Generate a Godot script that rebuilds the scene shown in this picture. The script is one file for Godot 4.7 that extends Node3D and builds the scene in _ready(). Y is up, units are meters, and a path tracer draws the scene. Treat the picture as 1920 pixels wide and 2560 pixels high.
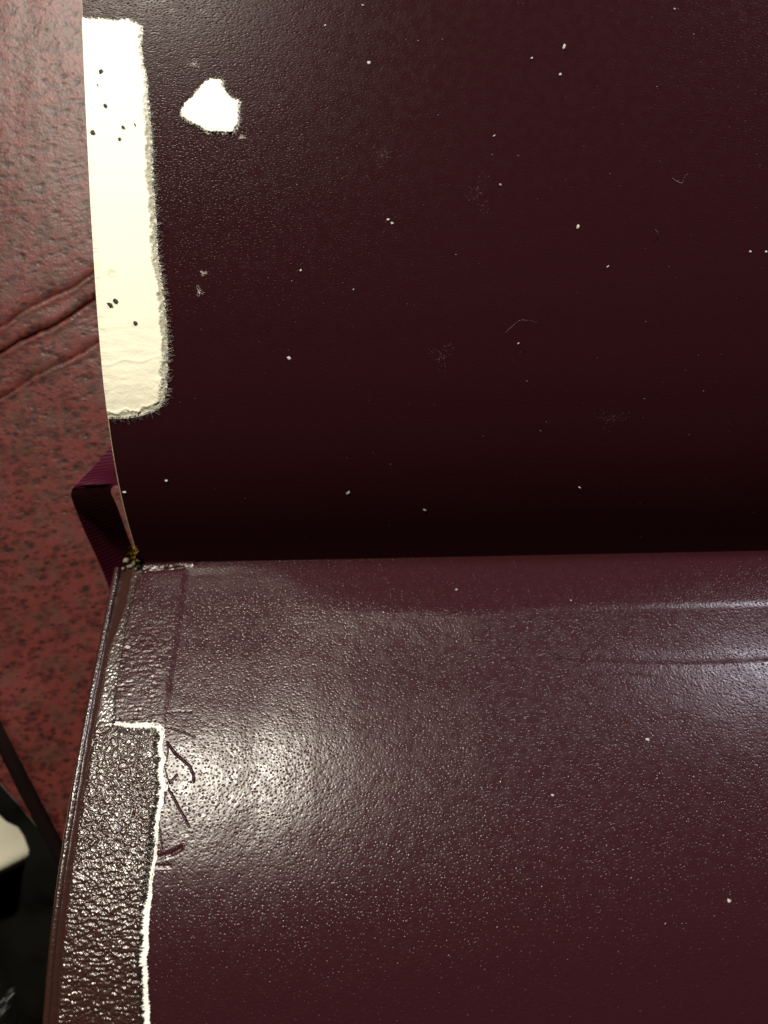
extends Node3D
# An old leather-bound book lying open on a worn red-brown leather sofa, lit by one warm lamp above it.
# Everything on the book is laid out in the book's own millimetres: x along the gutter, s along the sheet away from the gutter, h off the sheet.

const MM := 0.001
# cross-sections of the two open sheets, every 5 mm of arc: distance from the gutter and height
const LEAF_Z := [0.0, 3.83, 7.61, 11.46, 15.53, 19.78, 24.21, 28.79, 33.51, 38.28, 43.12, 48.0, 52.91, 57.84, 62.79, 67.75, 72.72, 77.69, 82.67, 87.65, 92.64, 97.64, 102.63, 107.63, 112.63, 117.63, 122.63, 127.63, 132.63, 137.62, 142.62, 147.62]
const LEAF_Y := [0.0, 3.21, 6.49, 9.67, 12.58, 15.2, 17.53, 19.52, 21.17, 22.68, 23.93, 25.0, 25.98, 26.78, 27.47, 28.09, 28.68, 29.22, 29.68, 30.12, 30.54, 30.92, 31.27, 31.59, 31.88, 32.14, 32.37, 32.56, 32.72, 32.84, 32.92, 32.96]
const COVER_Z := [0.0, 4.03, 8.06, 12.12, 16.21, 20.27, 24.34, 28.39, 32.5, 36.66, 40.9, 45.25, 49.67, 54.17, 58.74, 63.36, 68.02, 72.73, 77.48, 82.28, 87.11, 91.96, 96.81, 101.67, 106.55, 111.44, 116.33]
const COVER_Y := [0.0, 2.96, 5.92, 8.83, 11.72, 14.63, 17.5, 20.33, 23.1, 25.8, 28.42, 30.98, 33.5, 35.95, 38.3, 40.45, 42.35, 43.95, 45.3, 46.5, 47.6, 48.65, 49.84, 50.99, 52.08, 53.14, 54.2]
const LEAF_LEFT := -58.9
const LEAF := 0
const COVER_SHEET := 1

var book: Node3D
var rng := RandomNumberGenerator.new()
var soft := FastNoiseLite.new()
var fine := FastNoiseLite.new()
var cells := FastNoiseLite.new()
var M := {}


# ---------------------------------------------------------------- helpers
func v2(a: Array) -> PackedVector2Array:
	var out := PackedVector2Array()
	for i in range(0, a.size(), 2):
		out.append(Vector2(a[i], a[i + 1]))
	return out


func catmull(a: Array, t: float) -> float:
	var n := a.size()
	if t <= 0.0:
		return a[0] + (a[1] - a[0]) * t
	if t >= n - 1:
		return a[n - 1] + (a[n - 1] - a[n - 2]) * (t - n + 1)
	var i := int(t)
	var u := t - i
	var p1: float = a[i]
	var p2: float = a[i + 1]
	var p0: float = a[i - 1] if i > 0 else 2.0 * p1 - p2
	var p3: float = a[i + 2] if i + 2 < n else 2.0 * p2 - p1
	return 0.5 * (2.0 * p1 + (p2 - p0) * u + (2.0 * p0 - 5.0 * p1 + 4.0 * p2 - p3) * u * u + (3.0 * p1 - p0 - 3.0 * p2 + p3) * u * u * u)


func frame_at(which: int, s: float) -> PackedFloat32Array:
	# z, y, and the normal's z and y, in the book's millimetres
	var zz: Array = LEAF_Z if which == LEAF else COVER_Z
	var yy: Array = LEAF_Y if which == LEAF else COVER_Y
	var t := s / 5.0
	var z := catmull(zz, t)
	var y := catmull(yy, t)
	var dz := catmull(zz, t + 0.04) - catmull(zz, t - 0.04)
	var dy := catmull(yy, t + 0.04) - catmull(yy, t - 0.04)
	var l := sqrt(dz * dz + dy * dy)
	if which == LEAF:
		return PackedFloat32Array([-z, y, dy / l, dz / l])
	return PackedFloat32Array([z, y, -dy / l, dz / l])


func on_sheet(which: int, x: float, s: float, h := 0.0) -> Vector3:
	var f := frame_at(which, s)
	return Vector3(x, f[1] + f[3] * h, f[0] + f[2] * h) * MM


func sheet_basis(which: int, s: float) -> Basis:
	var f := frame_at(which, s)
	var n := Vector3(0, f[3], f[2])
	return Basis(Vector3.RIGHT, n, Vector3.RIGHT.cross(n))


func steps(list: Array) -> PackedFloat32Array:
	# [from, step, to, step, to ...]
	var out := PackedFloat32Array([list[0]])
	var at: float = list[0]
	for i in range(1, list.size(), 2):
		var n := int(maxf(1.0, round((list[i + 1] - at) / list[i])))
		for k in n:
			out.append(lerpf(at, list[i + 1], (k + 1.0) / n))
		at = list[i + 1]
	return out


func grid(points: PackedVector3Array, nu: int, nv: int, uv: PackedVector2Array, keep := PackedByteArray(), colors := PackedColorArray()) -> ArrayMesh:
	# points row by row (nv rows of nu); smooth normals; quads with a vertex that is not kept are left out
	var normals := PackedVector3Array()
	normals.resize(points.size())
	for j in nv:
		for i in nu:
			var k := j * nu + i
			var a := points[k + 1 if i < nu - 1 else k] - points[k - 1 if i > 0 else k]
			var b := points[k + nu if j < nv - 1 else k] - points[k - nu if j > 0 else k]
			normals[k] = b.cross(a).normalized()
	var index := PackedInt32Array()
	var all := keep.is_empty()
	for j in nv - 1:
		for i in nu - 1:
			var k := j * nu + i
			if all or (keep[k] and keep[k + 1] and keep[k + nu] and keep[k + nu + 1]):
				index.append_array(PackedInt32Array([k, k + nu + 1, k + nu, k, k + 1, k + nu + 1]))
	var arrays := []
	arrays.resize(Mesh.ARRAY_MAX)
	arrays[Mesh.ARRAY_VERTEX] = points
	arrays[Mesh.ARRAY_NORMAL] = normals
	arrays[Mesh.ARRAY_TEX_UV] = uv
	if colors.size():
		arrays[Mesh.ARRAY_COLOR] = colors
	arrays[Mesh.ARRAY_INDEX] = index
	var m := ArrayMesh.new()
	m.add_surface_from_arrays(Mesh.PRIMITIVE_TRIANGLES, arrays)
	return m


func part(called: String, mesh: Mesh, material: Material, parent: Node3D) -> MeshInstance3D:
	var o := MeshInstance3D.new()
	o.name = called
	o.mesh = mesh
	o.material_override = material
	o.cast_shadow = GeometryInstance3D.SHADOW_CASTING_SETTING_ON
	parent.add_child(o, true)
	return o


func tag(o: Node, label: String, category: String, group := "", kind := "") -> void:
	if label:
		o.set_meta("label", label)
	if category:
		o.set_meta("category", category)
	if group:
		o.set_meta("group", group)
	if kind:
		o.set_meta("kind", kind)


func mat(called: String, linear: Color, rough: float, spec := 0.5) -> StandardMaterial3D:
	var m := StandardMaterial3D.new()
	m.resource_name = called
	m.albedo_color = linear.linear_to_srgb()
	m.roughness = rough
	m.metallic_specular = spec
	M[called] = m
	return m


func seg_dist(p: Vector2, a: Vector2, b: Vector2) -> float:
	var ab := b - a
	return p.distance_to(a + ab * clampf((p - a).dot(ab) / maxf(ab.length_squared(), 1e-9), 0.0, 1.0))


func line_dist(p: Vector2, line: PackedVector2Array, reach: float) -> float:
	var best := reach
	for i in line.size() - 1:
		var a := line[i]
		var b := line[i + 1]
		if p.x < minf(a.x, b.x) - best or p.x > maxf(a.x, b.x) + best or p.y < minf(a.y, b.y) - best or p.y > maxf(a.y, b.y) + best:
			continue
		best = minf(best, seg_dist(p, a, b))
	return best


func along_y(line: PackedVector2Array, y: float) -> float:
	# x of a line that runs in growing y
	if y <= line[0].y:
		return line[0].x
	for i in line.size() - 1:
		if y <= line[i + 1].y:
			return lerpf(line[i].x, line[i + 1].x, (y - line[i].y) / maxf(line[i + 1].y - line[i].y, 1e-6))
	return line[line.size() - 1].x


func along_x(line: PackedVector2Array, x: float) -> float:
	if x <= line[0].x:
		return line[0].y
	for i in line.size() - 1:
		if x <= line[i + 1].x:
			return lerpf(line[i].y, line[i + 1].y, (x - line[i].x) / maxf(line[i + 1].x - line[i].x, 1e-6))
	return line[line.size() - 1].y


func round_line(p: PackedVector2Array, closed: bool, each := 4) -> PackedVector2Array:
	var out := PackedVector2Array()
	var n := p.size()
	for i in (n if closed else n - 1):
		var a := p[(i - 1 + n) % n] if closed or i > 0 else p[i]
		var d := p[(i + 2) % n] if closed or i + 2 < n else p[(i + 1) % n]
		for k in each:
			out.append(p[i].cubic_interpolate(p[(i + 1) % n], a, d, float(k) / each))
	if not closed:
		out.append(p[n - 1])
	return out


func strand(st: SurfaceTool, pts: PackedVector3Array, r: float) -> void:
	# a thin tapered three-sided hair
	var last := pts.size() - 1
	for i in last:
		var dir := (pts[i + 1] - pts[i]).normalized()
		var u := dir.cross(Vector3(0.31, 0.87, 0.22)).normalized()
		var w := dir.cross(u)
		var r0 := r * (1.0 - 0.75 * i / last)
		var r1 := r * (1.0 - 0.75 * (i + 1.0) / last)
		for k in 3:
			var a0 := TAU * k / 3.0
			var a1 := TAU * (k + 1) / 3.0
			var d0 := u * cos(a0) + w * sin(a0)
			var d1 := u * cos(a1) + w * sin(a1)
			for q in [[d0, 0], [d1, 0], [d1, 1], [d0, 0], [d1, 1], [d0, 1]]:
				st.set_normal(q[0])
				st.add_vertex((pts[i] if q[1] == 0 else pts[i + 1]) + q[0] * (r0 if q[1] == 0 else r1))


func lump(radii: Vector3, rough: float, number: int, rings := 6, sides := 9) -> ArrayMesh:
	# an uneven crumb
	soft.offset = Vector3(number * 17.3, number * 5.1, 0)
	var p := PackedVector3Array()
	var uv := PackedVector2Array()
	for j in rings + 1:
		var b := PI * (j / float(rings) - 0.5)
		for i in sides + 1:
			var a := TAU * (i % sides) / sides
			var d := Vector3(cos(b) * cos(a), sin(b), cos(b) * sin(a))
			p.append(d * radii * (1.0 + rough * soft.get_noise_3dv(d * 26.0)))
			uv.append(Vector2(i / float(sides), j / float(rings)))
	soft.offset = Vector3.ZERO
	return grid(p, sides + 1, rings + 1, uv)


# ---------------------------------------------------------------- textures
func pits(size: int, across: int, down: int, r_min: float, r_max: float, stretch: float, depth_min: float, wander: float, noise_share: float, noise_freq: float, number: int) -> PackedFloat32Array:
	# a tile of small hollows on a jittered grid; radii in texels
	rng.seed = number
	var h := PackedFloat32Array()
	h.resize(size * size)
	h.fill(1.0)
	if noise_share > 0.0:
		var n := FastNoiseLite.new()
		n.seed = number
		n.frequency = noise_freq
		n.fractal_octaves = 3
		var im := n.get_seamless_image(size, size)
		var bytes := im.get_data()
		for i in size * size:
			h[i] = 1.0 - noise_share + noise_share * bytes[i] / 255.0
	for gy in down:
		for gx in across:
			var cx := (gx + 0.5 + 0.5 * (gy % 2) + wander * rng.randf_range(-0.5, 0.5)) * size / across
			var cy := (gy + 0.5 + wander * rng.randf_range(-0.5, 0.5)) * size / down
			var r := rng.randf_range(r_min, r_max)
			var rx := r * stretch * rng.randf_range(0.8, 1.25)
			var d := rng.randf_range(depth_min, 1.0)
			var lean := rng.randf_range(-0.35, 0.35)
			var reach_x := int(ceil(rx * 2.0))
			var reach_y := int(ceil(r * 2.0))
			for oy in range(-reach_y, reach_y + 1):
				for ox in range(-reach_x, reach_x + 1):
					var ex := (ox - lean * oy) / rx
					var ey := oy / r
					var q := ex * ex + ey * ey
					if q < 4.0:
						var k := posmod(int(cy) + oy, size) * size + posmod(int(cx) + ox, size)
						h[k] -= d * exp(-q * 1.3) * 0.9
	return h


func relief(h: PackedFloat32Array, size: int, scale: float) -> ImageTexture:
	var im := Image.create_from_data(size, size, false, Image.FORMAT_RF, h.to_byte_array())
	im.bump_map_to_normal_map(scale)
	return ImageTexture.create_from_image(im)


func grey_noise(size: int, freq: float, low: float, high: float, number: int, octaves := 4) -> ImageTexture:
	var n := FastNoiseLite.new()
	n.seed = number
	n.frequency = freq
	n.fractal_octaves = octaves
	var im := n.get_seamless_image(size, size)
	var b := im.get_data()
	for i in b.size():
		b[i] = int(lerpf(low, high, smoothstep(60.0, 200.0, b[i])) * 255.0)
	return ImageTexture.create_from_image(Image.create_from_data(size, size, false, Image.FORMAT_L8, b))


func give_relief(m: StandardMaterial3D, t: Texture2D, strength: float) -> void:
	m.normal_enabled = true
	m.normal_texture = t
	m.normal_scale = strength


func make_materials() -> void:
	var grain := pits(1024, 47, 47, 3.2, 5.8, 1.15, 0.12, 0.95, 0.32, 0.03, 11)
	var fine_grain := pits(1024, 52, 70, 2.4, 4.2, 1.9, 0.2, 1.0, 0.3, 0.02, 23)
	# the pasted-down lining of the cover: glossy pitted maroon leather paper (32 mm a tile)
	var m := mat("lining", Color(0.0255, 0.0063, 0.0086), 1.0, 0.335)
	give_relief(m, relief(grain, 1024, 2.05), 1.0)
	m.roughness_texture = grey_noise(512, 0.02, 0.245, 0.30, 5)
	m = mat("leaf", Color(0.0185, 0.0041, 0.0056), 1.0, 0.165)
	give_relief(m, relief(fine_grain, 1024, 1.15), 1.0)
	m.roughness_texture = grey_noise(512, 0.02, 0.26, 0.33, 8)
	m = mat("turn_in", Color(0.027, 0.0105, 0.0075), 0.26, 0.55)
	give_relief(m, relief(grain, 1024, 2.2), 0.45)
	# paper
	m = mat("paper", Color(0.81, 0.785, 0.67), 0.9, 0.3)
	m.vertex_color_use_as_albedo = true
	var felt := FastNoiseLite.new()
	felt.seed = 3
	felt.frequency = 0.03
	felt.fractal_octaves = 5
	var fi := felt.get_seamless_image(512, 512)
	fi.convert(Image.FORMAT_RF)
	fi.bump_map_to_normal_map(3.0)
	give_relief(m, ImageTexture.create_from_image(fi), 0.3)
	m = mat("torn_white", Color(0.82, 0.80, 0.72), 0.95, 0.2)
	give_relief(m, M.paper.normal_texture, 1.2)
	mat("fibre", Color(0.84, 0.81, 0.71), 0.9, 0.2)
	mat("worn_fibre", Color(0.27, 0.21, 0.17), 0.9, 0.2)
	mat("page_edge", Color(0.5, 0.43, 0.28), 0.85, 0.3)
	mat("board_back", Color(0.02, 0.007, 0.008), 0.4, 0.5)
	mat("dust", Color(0.37, 0.345, 0.32), 0.8, 0.4)
	mat("flake", Color(0.012, 0.012, 0.009), 0.6, 0.4)
	mat("hair", Color(0.012, 0.005, 0.005), 0.4, 0.5)
	mat("pale_lint", Color(0.5, 0.44, 0.41), 0.8, 0.3)
	mat("lint", Color(0.25, 0.21, 0.20), 0.8, 0.3)
	mat("yellow_thread", Color(0.85, 0.47, 0.02), 0.6, 0.4)
	mat("grey_crumb", Color(0.17, 0.16, 0.12), 0.85, 0.3)
	mat("spine_cloth", Color(0.10, 0.05, 0.03), 0.85, 0.3)
	mat("smudge", Color(0.085, 0.06, 0.06), 0.9, 0.2)
	m = mat("residue", Color(0.34, 0.30, 0.28), 0.8, 0.3)
	# satin ribbon: fine ribs across
	m = mat("satin", Color(0.055, 0.004, 0.017), 0.34, 0.5)
	var ribs := PackedFloat32Array()
	ribs.resize(128 * 128)
	for y in 128:
		for x in 128:
			ribs[y * 128 + x] = 0.5 + 0.5 * sin(TAU * (y / 8.0)) * (0.8 + 0.2 * sin(TAU * x / 16.0))
	give_relief(m, relief(ribs, 128, 0.42), 1.0)
	# sofa hide: dark pores and grey worn clouds on red-brown, 100 mm a tile
	make_hide()
	m = mat("cream_cloth", Color(0.84, 0.79, 0.63), 0.9, 0.2)
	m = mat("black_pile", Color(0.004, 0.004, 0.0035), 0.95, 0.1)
	m = mat("black_hair", Color(0.004, 0.004, 0.004), 0.2, 0.9)


func make_hide() -> void:
	var size := 1024
	rng.seed = 77
	var tone := FastNoiseLite.new()
	tone.seed = 9
	tone.frequency = 0.011
	tone.fractal_octaves = 5
	var clouds := tone.get_seamless_image(size, size).get_data()
	tone.seed = 31
	tone.frequency = 0.045
	var grain := tone.get_seamless_image(size, size).get_data()
	tone.seed = 51
	tone.frequency = 0.13
	tone.fractal_octaves = 2
	var speck := tone.get_seamless_image(size, size).get_data()
	var h := PackedFloat32Array()
	h.resize(size * size)
	var dark := PackedFloat32Array()
	dark.resize(size * size)
	for i in size * size:
		h[i] = 0.5 + (grain[i] - 128) / 255.0 * 0.25 + (speck[i] - 128) / 255.0 * 0.3
	for k in 4400:
		var cx := rng.randi_range(0, size - 1)
		var cy := rng.randi_range(0, size - 1)
		var big := rng.randf() < 0.42
		var rx := rng.randf_range(8.0, 14.0) if big else rng.randf_range(4.0, 8.0)
		var ry := rx * rng.randf_range(0.45, 0.8)
		var lean := rng.randf_range(-0.1, 0.7)
		var d := rng.randf_range(0.5, 1.0) * (0.65 if clouds[cy * size + cx] > 150 else 1.0)
		for oy in range(-int(ry * 1.7), int(ry * 1.7) + 1):
			for ox in range(-int(rx * 2.2), int(rx * 2.2) + 1):
				var ex := (ox + lean * oy) / rx
				var ey := oy / ry
				var q := ex * ex + ey * ey
				if q < 2.8:
					var at := posmod(cy + oy, size) * size + posmod(cx + ox, size)
					var ragged := 0.75 + (grain[at] - 128) / 255.0 * 1.3
					var v := exp(-q * q * 0.8) * d * ragged
					h[at] -= v * 0.28
					dark[at] = maxf(dark[at], v)
	var bytes := PackedByteArray()
	bytes.resize(size * size * 3)
	var red := Color(0.100, 0.0205, 0.0175)
	var grey := Color(0.068, 0.028, 0.021)
	var pore := Color(0.010, 0.0042, 0.0038)
	for i in size * size:
		var c := red.lerp(grey, smoothstep(125.0, 205.0, clouds[i] + (grain[i] - 128) * 0.35) * 0.75)
		c = c.lerp(pore, clampf(dark[i] * 1.05, 0.0, 0.85)) * (0.86 + 0.28 * grain[i] / 255.0)
		c = c.linear_to_srgb()
		bytes[i * 3] = int(clampf(c.r, 0, 1) * 255)
		bytes[i * 3 + 1] = int(clampf(c.g, 0, 1) * 255)
		bytes[i * 3 + 2] = int(clampf(c.b, 0, 1) * 255)
	var m := mat("hide", Color(1, 1, 1), 0.42, 0.36)
	m.albedo_texture = ImageTexture.create_from_image(Image.create_from_data(size, size, false, Image.FORMAT_RGB8, bytes))
	give_relief(m, relief(h, size, 1.6), 1.0)


# ---------------------------------------------------------------- the book
func leaf_parts() -> void:
	var xs := steps([LEAF_LEFT, 2.0, 112.0])
	var ss := steps([-4.0, 1.0, 150.0])
	var top := PackedVector3Array()
	var under := PackedVector3Array()
	var uv := PackedVector2Array()
	for s in ss:
		var f := frame_at(LEAF, s)
		for x in xs:
			var wave: float = 0.25 * sin(x * 0.045 + 0.6) * smoothstep(12.0, 70.0, s)
			top.append(Vector3(x, f[1] + f[3] * wave, f[0] + f[2] * wave) * MM)
			under.append(Vector3(x, f[1] + f[3] * (wave - 0.22), f[0] + f[2] * (wave - 0.22)) * MM)
			uv.append(Vector2(x, s) / 32.0)
	var leaf := Node3D.new()
	leaf.name = "flyleaf"
	book.add_child(leaf, true)
	# rows run away from the eye here, so the grid is flipped to face up
	part("printed_face", flipped(top, uv, xs.size(), ss.size()), M.leaf, leaf)
	part("paper_back", grid(under, xs.size(), ss.size(), uv), M.paper, leaf)
	# the cut edge: paper showing between the face and the back, chipped here and there
	var edge := PackedVector3Array()
	var euv := PackedVector2Array()
	var es := steps([-1.0, 0.25, 150.0])
	for s in es:
		var out := 0.10 + 0.10 * maxf(0.0, fine.get_noise_1d(s * 9.0)) + 0.25 * maxf(0.0, soft.get_noise_1d(s * 21.0) - 0.35)
		var wave: float = 0.25 * sin(LEAF_LEFT * 0.045 + 0.6) * smoothstep(12.0, 70.0, s)
		for q in [Vector2(0.02, wave + 0.012), Vector2(-out, wave - 0.03), Vector2(-out, wave - 0.2), Vector2(0.0, wave - 0.23)]:
			edge.append(on_sheet(LEAF, LEAF_LEFT + q.x, s, q.y))
			euv.append(Vector2(q.x, s) / 10.0)
	var edge_colors := PackedColorArray()
	edge_colors.resize(edge.size())
	edge_colors.fill(Color(0.55, 0.48, 0.36))
	part("cut_edge", grid(edge, 4, es.size(), euv, PackedByteArray(), edge_colors), M.paper, leaf)
	var strip_outer := v2([-62.5, 119.0, -62.5, 120.4, -56.7, 120.4, -53.9, 120.1, -52.2, 120.0, -49.6, 120.1, -48.6, 119.7, -46.7, 118.2, -46.9, 115.9, -47.0, 113.2, -46.7, 110.9, -46.2, 108.0, -46.0, 103.2, -45.8, 100.0, -45.7, 96.2, -45.8, 90.1, -45.7, 85.8, -45.6, 80.8, -45.6, 73.5, -45.2, 70.6, -44.7, 63.7, -44.6, 58.5, -44.7, 54.0, -45.2, 48.4, -45.9, 44.1, -46.7, 42.4, -47.8, 41.2, -49.3, 40.4, -51.7, 39.7, -54.6, 39.2, -58.4, 39.2, -62.5, 39.3, -62.5, 42.0, -62.5, 60.0, -62.5, 80.0, -62.5, 100.0])
	patch("torn_paper_strip", strip_outer, 0.15, 0.42, 1.5, true, leaf)
	part("tear_fibres", fuzz(strip_outer, 1900, 0.4, 1.5, true, 40), M.fibre, leaf).set_meta("kind", "stuff")
	var hole := v2([-33.1, 108.0, -30.7, 107.5, -30.6, 106.1, -29.8, 104.8, -28.6, 104.0, -27.2, 103.2, -27.5, 102.0, -27.6, 99.2, -28.3, 97.7, -29.4, 96.8, -32.0, 96.9, -34.5, 97.0, -36.0, 98.0, -37.6, 98.8, -39.5, 100.1, -40.0, 101.4, -38.9, 103.2, -38.0, 104.0, -36.8, 105.0, -36.3, 105.8, -34.8, 107.3, -34.0, 107.7])
	patch("torn_paper_scrap", hole, 0.14, 0.42, 0.7, false, leaf)
	part("tear_fibres", fuzz(hole, 420, 0.2, 0.7, false, 41), M.fibre, leaf).set_meta("kind", "stuff")
	# cloudy smudges of dust, then greyish remains of paper and paste
	for q in [[21.0, 84.0, 3.6, 5.0, 11], [13.0, 51.0, 3.2, 4.2, 12], [50.0, 37.0, 5.0, 3.0, 13], [2.0, 92.0, 4.0, 3.0, 14], [-20.0, 104.0, 4.5, 4.0, 15]]:
		part("dust_smudge", specks_patch(LEAF, q[0], q[1], q[2], q[3], q[4]), M.smudge, leaf).set_meta("kind", "stuff")
	for q in [[-36.4, 69.2, 0.9, 0.7, 1], [-37.4, 65.5, 1.1, 1.4, 2], [-27.4, 96.2, 1.0, 0.6, 3], [-36.6, 110.9, 1.6, 1.0, 4]]:
		part("paste_stain", specks_patch(LEAF, q[0], q[1], q[2], q[3], q[4]), M.residue, leaf).set_meta("kind", "stuff")


func flipped(p: PackedVector3Array, uv: PackedVector2Array, nu: int, nv: int, colors := PackedColorArray(), keep := PackedByteArray()) -> ArrayMesh:
	# the same grid with its rows in the other order, which turns its front over
	var q := PackedVector3Array()
	var w := PackedVector2Array()
	var c := PackedColorArray()
	var kk := PackedByteArray()
	for j in nv:
		var a := (nv - 1 - j) * nu
		q.append_array(p.slice(a, a + nu))
		w.append_array(uv.slice(a, a + nu))
		if colors.size():
			c.append_array(colors.slice(a, a + nu))
		if keep.size():
			kk.append_array(keep.slice(a, a + nu))
	return grid(q, nu, nv, w, kk, c)


func patch(called: String, outline: PackedVector2Array, cell: float, thick: float, bevel: float, at_edge: bool, parent: Node3D) -> void:
	# a piece of torn paper stuck on the leaf: full thickness inside, thinning to ragged fibre at its torn edge
	var line := round_line(outline, true, 3)
	var lo := line[0]
	var hi := line[0]
	for p in line:
		lo = lo.min(p)
		hi = hi.max(p)
	lo -= Vector2.ONE * cell
	hi += Vector2.ONE * cell
	if at_edge:
		lo.x = LEAF_LEFT - 0.05
	var closed := line.duplicate()
	closed.append(line[0])
	var nu := int((hi.x - lo.x) / cell) + 1
	var nv := int((hi.y - lo.y) / cell) + 1
	var p := PackedVector3Array()
	var uv := PackedVector2Array()
	var keep := PackedByteArray()
	var col := PackedColorArray()
	for j in nv:
		var s := lo.y + j * cell
		var f := frame_at(LEAF, s)
		for i in nu:
			var x := lo.x + i * cell
			var at := Vector2(x, s)
			var d := line_dist(at, closed, 2.6)
			var inside := Geometry2D.is_point_in_polygon(at, line)
			var sd := d if inside else -d
			sd += (0.20 * fine.get_noise_2d(x * 22.0, s * 22.0) + 0.22 * soft.get_noise_2d(x * 14.0, s * 14.0)) * (lerpf(0.35, 1.0, smoothstep(40.0, 47.0, s)) if at_edge else 1.0)
			var ends: float = smoothstep(108.0, 98.0, s) if at_edge else 0.35
			var w := bevel * lerpf(0.55, 1.0, ends) * (1.0 + 0.5 * soft.get_noise_2d(x * 6.0, s * 6.0))
			var t := clampf(sd / w, 0.0, 1.3)
			var rough := fine.get_noise_2d(x * 16.0, s * 16.0) * 0.05 * (1.0 - smoothstep(0.8, 1.2, t))
			var h := 0.03 + thick * (0.55 + 0.45 * smoothstep(40.0, 48.0, s)) * (smoothstep(0.35, 1.05, t) + 0.16 * smoothstep(0.0, 0.2, t) * (1.0 - smoothstep(0.2, 0.6, t))) + rough * smoothstep(0.0, 0.2, t)
			if at_edge:
				# a faint fold across, shallow unevenness of the paper
				h += 0.06 * exp(-pow((s - 51.6 - 0.08 * (x + 52.0) - 0.35 * sin(x * 0.9)) / 0.35, 2.0)) * smoothstep(1.0, 2.0, sd)
				h += 0.07 * soft.get_noise_2d(x * 2.2, s * 5.0) * smoothstep(75.0, 48.0, s) * smoothstep(0.8, 1.6, sd)
				h += 0.08 * exp(-pow((sd - w * 1.15) / 0.35, 2.0)) * smoothstep(52.0, 44.0, s)
			var wave: float = 0.25 * sin(x * 0.045 + 0.6) * smoothstep(12.0, 70.0, s)
			h += wave
			p.append(Vector3(x, f[1] + f[3] * h, f[0] + f[2] * h) * MM)
			uv.append(at / 12.0)
			keep.append(1 if sd > -0.02 else 0)
			# shade of the sloping torn edge, painted as patchy grey where the paper thins
			var thin := (1.0 - smoothstep(0.72, 1.05, t)) * smoothstep(0.06, 0.34, t + 0.16 * fine.get_noise_2d(x * 25.0, s * 25.0)) * lerpf(0.25, 1.0, ends)
			var shade_patches := smoothstep(-0.5, 0.3, fine.get_noise_2d(x * 9.0, s * 9.0) + 0.3)
			var cream_mix: float = smoothstep(115.0, 45.0, s) if at_edge else 0.0  # creamier towards the gutter end of the strip
			var c := Color(1, 1, 1).lerp(Color(0.97, 0.95, 0.86), cream_mix)
			c = c.lerp(Color(0.42, 0.41, 0.36), thin * (0.45 + 0.55 * shade_patches) * (smoothstep(38.0, 46.0, s) * 0.6 + 0.4))
			if at_edge and x < -56.5 and s < 92.0:
				var foxed := maxf(0.0, fine.get_noise_2d(x * 3.0, s * 26.0) - 0.15) * smoothstep(-56.5, -59.0, x)
				c = c.lerp(Color(0.5, 0.42, 0.28), clampf(foxed * 1.2, 0.0, 0.7))
			if at_edge:
				var stain := exp(-pow((x + 55.5) / 1.0, 2.0) - pow((s - 69.6) / 0.8, 2.0)) * (0.5 + fine.get_noise_2d(x * 12.0, s * 12.0))
				c = c.lerp(Color(0.55, 0.52, 0.42), clampf(stain, 0.0, 0.5))
			col.append(c)
	part(called, flipped(p, uv, nu, nv, col, keep), M.paper, parent)


func fuzz(outline: PackedVector2Array, count: int, shortest: float, longest: float, at_edge: bool, number: int) -> ArrayMesh:
	# paper fibres that stand out of a torn edge
	rng.seed = number
	var line := round_line(outline, true, 3)
	var st := SurfaceTool.new()
	st.begin(Mesh.PRIMITIVE_TRIANGLES)
	var n := line.size()
	var lengths := PackedFloat32Array()
	var total := 0.0
	for i in n:
		total += line[i].distance_to(line[(i + 1) % n])
		lengths.append(total)
	for k in count:
		var at := rng.randf() * total
		var i := lengths.bsearch(at)
		var a := line[i % n]
		var b := line[(i + 1) % n]
		var p := a.lerp(b, rng.randf())
		var less := 1.0
		if at_edge:
			if p.x < LEAF_LEFT + 0.1 or p.x < LEAF_LEFT + 0.4 and p.y > 41.0:
				continue
			less = lerpf(0.35, 1.0, smoothstep(112.0, 92.0, p.y))
		var dir := (b - a).normalized()
		var out := Vector2(-dir.y, dir.x)
		if Geometry2D.is_point_in_polygon(p + out * 0.3, line):
			out = -out
		var way := (out + dir * rng.randf_range(-0.9, 0.9)).normalized()
		var l := rng.randf_range(shortest, longest) * less * (0.35 if rng.randf() < 0.55 else 1.0)
		var curl := rng.randf_range(-1.1, 1.1)
		var lift := rng.randf_range(0.0, 0.5) * l
		var pts := PackedVector3Array()
		var q := p - out * 0.5
		for c in 5:
			var wave: float = 0.25 * sin(q.x * 0.045 + 0.6) * smoothstep(12.0, 70.0, q.y)
			pts.append(on_sheet(LEAF, q.x, q.y, wave + 0.08 + lift * sin(c / 4.0 * 2.2)))
			q += way.rotated(curl * c / 4.0) * (l + 0.5) / 4.0
		strand(st, pts, rng.randf_range(0.024, 0.055) * MM)
	return st.commit()


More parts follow.
